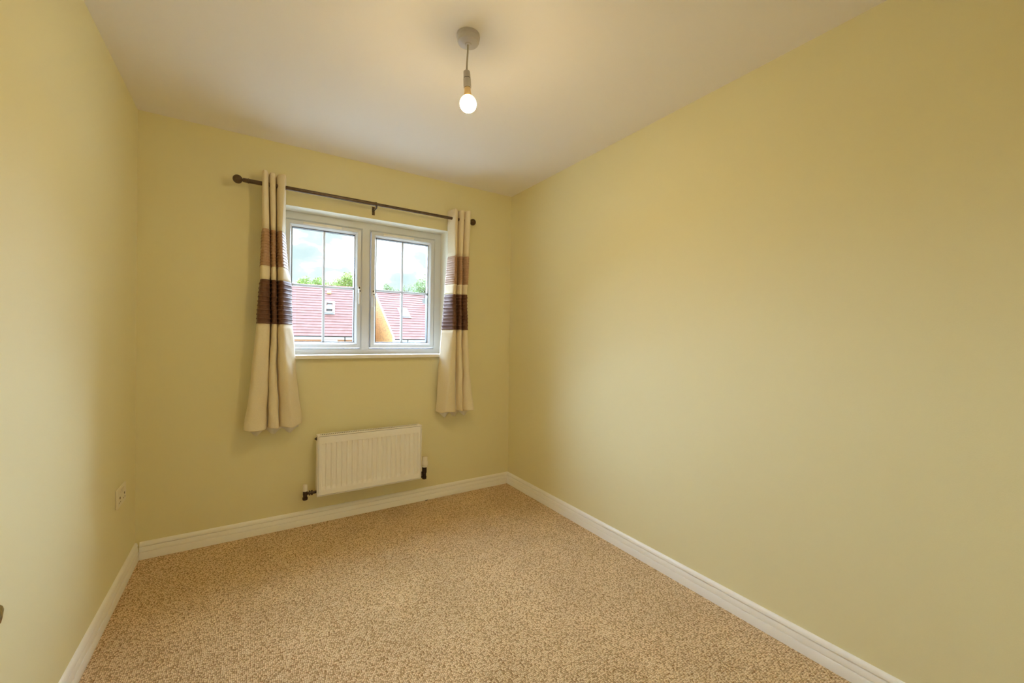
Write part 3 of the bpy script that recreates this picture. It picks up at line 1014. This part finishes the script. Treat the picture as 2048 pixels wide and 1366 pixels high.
def extra_a(h, so_, zl, run, rise, dpt, ov):
    w, n_ = frame_vectors(run, rise)
    base = Vector((0, 0, zl))
    # open pivot sash: tilted pane standing out of the frame
    hs0, hs1, ht0, ht1 = SKA
    c = base+Vector(((hs0+hs1)/2, 0, 0))+w*(ht0+ht1)/2+n_*0.10
    tilt = (w*cos(radians(24))-n_*sin(radians(24)))          # top swings in, bottom swings out
    up = Vector((1, 0, 0)).cross(tilt)
    if up.dot(n_) < 0: up = -up
    for (nm, mt, hw, hl, th) in (('vent_sash', M['fascia'], (hs1-hs0)/2-0.10, (ht1-ht0)/2-0.13, 0.03), ('glass', M['skyglass'], (hs1-hs0)/2-0.16, (ht1-ht0)/2-0.19, 0.036)):
        k = MB()
        vs = []
        for hh in (-0.02, th):
            for (a_, t_) in ((-hw, -hl), (hw, -hl), (hw, hl), (-hw, hl)):
                vs.append(c+Vector((a_, 0, 0))+tilt*t_+up*hh)
        k.add(vs, [(0, 3, 2, 1), (4, 5, 6, 7), (0, 1, 5, 4), (1, 2, 6, 5), (2, 3, 7, 6), (3, 0, 4, 7)])
        k.build(nm, mt, so_)
    k = MB(); on_roof(k, hs0+0.05, hs1-0.05, ht0+0.05, ht1-0.05, -0.02, 0.0, zl, run, rise)
    k.build('dark_opening', M['lead'], so_)
    k = MB()
    on_roof(k, 0.0, 0.27, 4.83, 5.10, 0.02, 0.10, zl, run, rise)
    tag(k.build('vent_tile', M['vent'], h, bevel=0.01), 'pale yellow vent tile near the ridge')
    # windows under the eave
    for (x0_, x1_) in ((-0.05, 0.78),):
        k = MB()
        yw = ov-0.015
        zt_, zb_ = zl-0.27, zl-1.30
        k.box(x0_, x1_, yw-0.03, yw+0.05, zb_, zt_)
        wo = k.build('casement', M['fascia'], h)
        mid = (x0_+x1_)/2
        for (xa, xb) in ((x0_+0.06, mid-0.04), (mid+0.04, x1_-0.06)):
            MB().box(xa, xb, yw-0.036, yw-0.028, zb_+0.06, zt_-0.10).build('pane', M['skyglass'], wo)
    k = MB()
    k.tube([(1.25, -0.03, zl-0.06), (1.25, 0.02, zl-0.20), (1.25, ov-0.06, zl-0.36), (1.25, ov-0.05, 0.0)], 0.035, 10)
    k.build('downpipe', M['gutter'], h, smooth=True)


def extra_b(h, so_, zl, run, rise, dpt, ov):
    hs0, hs1, ht0, ht1 = SKB
    k = MB(); on_roof(k, hs0+0.08, hs1-0.08, ht0+0.09, ht1-0.09, 0.02, 0.10, zl, run, rise)
    k.build('glass', M['skyglass'], so_)
    # verge boards on the near gable
    k = MB()
    x0_, x1_ = 0.0-0.02, 0.05
    for (ya, za, yb, zb) in ((0.0, zl, run, zl+rise), (dpt, zl, run, zl+rise)):
        k.add([(x0_, ya, za-0.20), (x0_, yb, zb-0.24), (x0_, yb, zb+0.02), (x0_, ya, za+0.02), (x1_, ya, za-0.20), (x1_, yb, zb-0.24), (x1_, yb, zb+0.02), (x1_, ya, za+0.02)],
              [(0, 1, 2, 3), (4, 7, 6, 5), (0, 4, 5, 1), (1, 5, 6, 2), (2, 6, 7, 3), (3, 7, 4, 0)])
    k.build('verge_board', M['fascia'], h)
    k = MB().add([(x0_-0.01, -0.02, zl-0.26), (x0_-0.01, ov+0.14, zl-0.26), (x0_-0.01, ov+0.14, zl+0.22), (x0_-0.01, -0.02, zl+0.0),
                  (x1_, -0.02, zl-0.26), (x1_, ov+0.14, zl-0.26), (x1_, ov+0.14, zl+0.22), (x1_, -0.02, zl+0.0)],
                 [(0, 1, 2, 3), (4, 7, 6, 5), (0, 4, 5, 1), (1, 5, 6, 2), (2, 6, 7, 3), (3, 7, 4, 0)])
    k.build('eave_box', M['fascia'], h)
    # windows tight under the soffit
    for (xa, xb) in ((0.55, 1.7), (2.3, 3.4)):
        yw = ov-0.015
        wo = MB().box(xa, xb, yw-0.03, yw+0.05, zl-1.4, zl-0.27).build('casement', M['fascia'], h)
        mid = (xa+xb)/2
        for (pa, pb) in ((xa+0.06, mid-0.04), (mid+0.04, xb-0.06)):
            MB().box(pa, pb, yw-0.036, yw-0.028, zl-1.34, zl-0.36).build('pane', M['skyglass'], wo)
    k = MB()
    k.tube([(0.92, -0.03, zl-0.06), (0.92, -0.01, zl-0.20), (0.86, 0.10, zl-0.30), (0.80, ov-0.06, zl-0.36), (0.80, ov-0.05, 0.0)], 0.03, 10)
    k.build('downpipe', M['gutter'], h, smooth=True)


M['skyglass'] = mat('reflecting_glass', (0.62, 0.68, 0.72), 0.1)
SKA = (-0.10, 0.50, 2.46, 3.78)
SKB = (1.22, 1.84, 2.60, 3.64)
house('house', 'brick house across the street with open roof window, seen through the left sash', (4.79, 27.15), radians(10), -13.0, 2.15, 1.21, 4.4, 3.81, SKA, M['brick2'], extra_a)
house('house', 'house with bright orange brick gable, seen through the right sash', (9.02, 25.44), radians(-3), 0.0, 8.5, 1.07, 4.5, 3.65, SKB, M['brick'], extra_b)

# satellite dish on the second roof
ang = radians(-3)
ub = Vector((cos(ang), -sin(ang), 0)); vb = Vector((sin(ang), cos(ang), 0))
L_ = math.hypot(4.5, 3.65)
wb = (vb*4.5+Vector((0, 0, 3.65)))/L_
nb = Vector((0, 0, 4.5))/L_-vb*3.65/L_
pb = Vector((9.02, 25.44, 1.07))+ub*3.66+wb*4.42
sd = thing('satellite_dish', 'grey satellite dish with a small aerial on the right-hand roof', 'satellite dish', tuple(pb))
face = Vector((-0.25, -0.90, 0.25)).normalized()
cen = pb+Vector((0, 0, 0.26))-vb*0.10
k = MB()
prof = [(0.26*t/8, -0.07*(1-(t/8)**2)) for t in range(9)]
prof += [(0.26*t/8, -0.07*(1-(t/8)**2)-0.015) for t in range(8, -1, -1)]
k.lathe(cen, face, prof, 28)
k.build('dish', M['dish'], sd, smooth=True)
k = MB(); k.tube([cen-face*0.08, pb+Vector((0, 0, 0.10)), pb+nb*0.02], 0.025, 8)
k.build('mount', M['dish'], sd, smooth=True)
k = MB(); k.tube([cen-Vector((0, 0, 0.26)), cen+face*0.22-Vector((0, 0, 0.14)), cen+face*0.30-Vector((0, 0, 0.05))], 0.018, 8)
k.build('feed_arm', M['gutter'], sd, smooth=True)
k = MB()
a_ = pb+Vector((0, 0, 0.25))
k.tube([a_, a_+Vector((0, 0, 0.62))], 0.014, 8)
for t_ in range(6):
    zz = 0.30+0.06*t_
    k.tube([a_+Vector((-0.16, 0, zz+0.05)), a_+Vector((0.16, 0, zz-0.05))], 0.009, 6)
k.build('aerial', M['gutter'], sd)


# trees beyond the roofs
def tree(label, x, y, top, rx, rz, n, seed, leaf, clump=9, size=0.26):
    rnd = random.Random(seed)
    t = thing('tree', label, 'tree', (x, y, GZ), 'trees beyond the roofs')
    k = MB()
    zc = top-rz
    k.tube([(x, y, GZ), (x+0.1, y, (GZ+zc)/2), (x, y, zc), (x, y, top-rz*0.75)], [0.22, 0.18, 0.13, 0.04], 8)
    cl = []
    for i in range(clump):
        while True:
            q = Vector((rnd.uniform(-1, 1), rnd.uniform(-1, 1), rnd.uniform(-1, 1)))
            if q.length < 1: break
        q = q.normalized()*(0.45+0.45*rnd.random())
        c = Vector((x+q.x*rx, y+q.y*rx, zc+q.z*rz))
        cl.append((c, rnd.uniform(0.38, 0.58)*min(rx, rz)))
        k.tube([(x, y, zc-rz*0.4), ((x+c.x)/2, (y+c.y)/2, (zc+c.z)/2-0.1*rz), tuple(c-(c-Vector((x, y, zc)))*0.1)], [0.08, 0.05, 0.015], 6)
    cl.append((Vector((x, y, zc)), 0.5*min(rx, rz)))
    k.build('trunk', M['bark'], t, smooth=True)
    lb = MB()
    for i in range(n):
        c, rr = cl[rnd.randrange(len(cl))]
        q = Vector((rnd.gauss(0, 1), rnd.gauss(0, 1), rnd.gauss(0, 1))).normalized()
        p_ = c+q*rr*(rnd.random()**0.4)*1.1
        s_ = size*rnd.uniform(0.5, 1.1)
        u = Vector((rnd.gauss(0, 1), rnd.gauss(0, 1), rnd.gauss(0, 0.6))).normalized()
        w = u.cross(Vector((rnd.gauss(0, 1), rnd.gauss(0, 1), rnd.gauss(0, 1)))).normalized()
        lb.add([p_-u*s_*0.5, p_+w*s_*0.32+u*0.05*s_, p_+u*s_*0.5, p_-w*s_*0.32+u*0.05*s_], [(0, 1, 2, 3)])
    fo = lb.build('foliage', leaf, t, recalc=False)
    fo['kind'] = 'stuff'
    return t


tree('green leafy tree, leftmost behind the roof seen through the left sash', 6.5, 55, 8.5, 1.6, 1.7, 3200, 11, M['leaf'], 12)
tree('low green tree just left of the left sash glazing bar', 8.9, 60, 9.23, 1.6, 1.8, 3200, 12, M['leaf'], 12)
tree('rounded green tree just right of the left sash glazing bar', 10.93, 64.5, 10.26, 1.9, 2.1, 3800, 13, M['leaf'], 14)
tree('tallest bright green tree at the right edge of the left sash', 12.0, 56, 9.75, 1.8, 2.0, 4200, 14, M['leaf'], 15)
tree('small thin tree left of the bar in the right sash', 16.8, 55, 9.0, 0.95, 1.4, 800, 15, M['leaf2'], 10, 0.24)
tree('wispy low tree touching the bar in the right sash', 19.5, 60, 9.05, 0.85, 1.2, 380, 16, M['leaf2'], 9, 0.22)
tree('thin young tree just right of the bar in the right sash', 22.36, 64, 9.88, 1.0, 1.45, 480, 17, M['leaf2'], 9, 0.24)
tree('large pale green tree at the right edge of the right sash', 22.3, 55, 10.3, 1.8, 2.2, 3400, 18, M['leaf2'], 15)
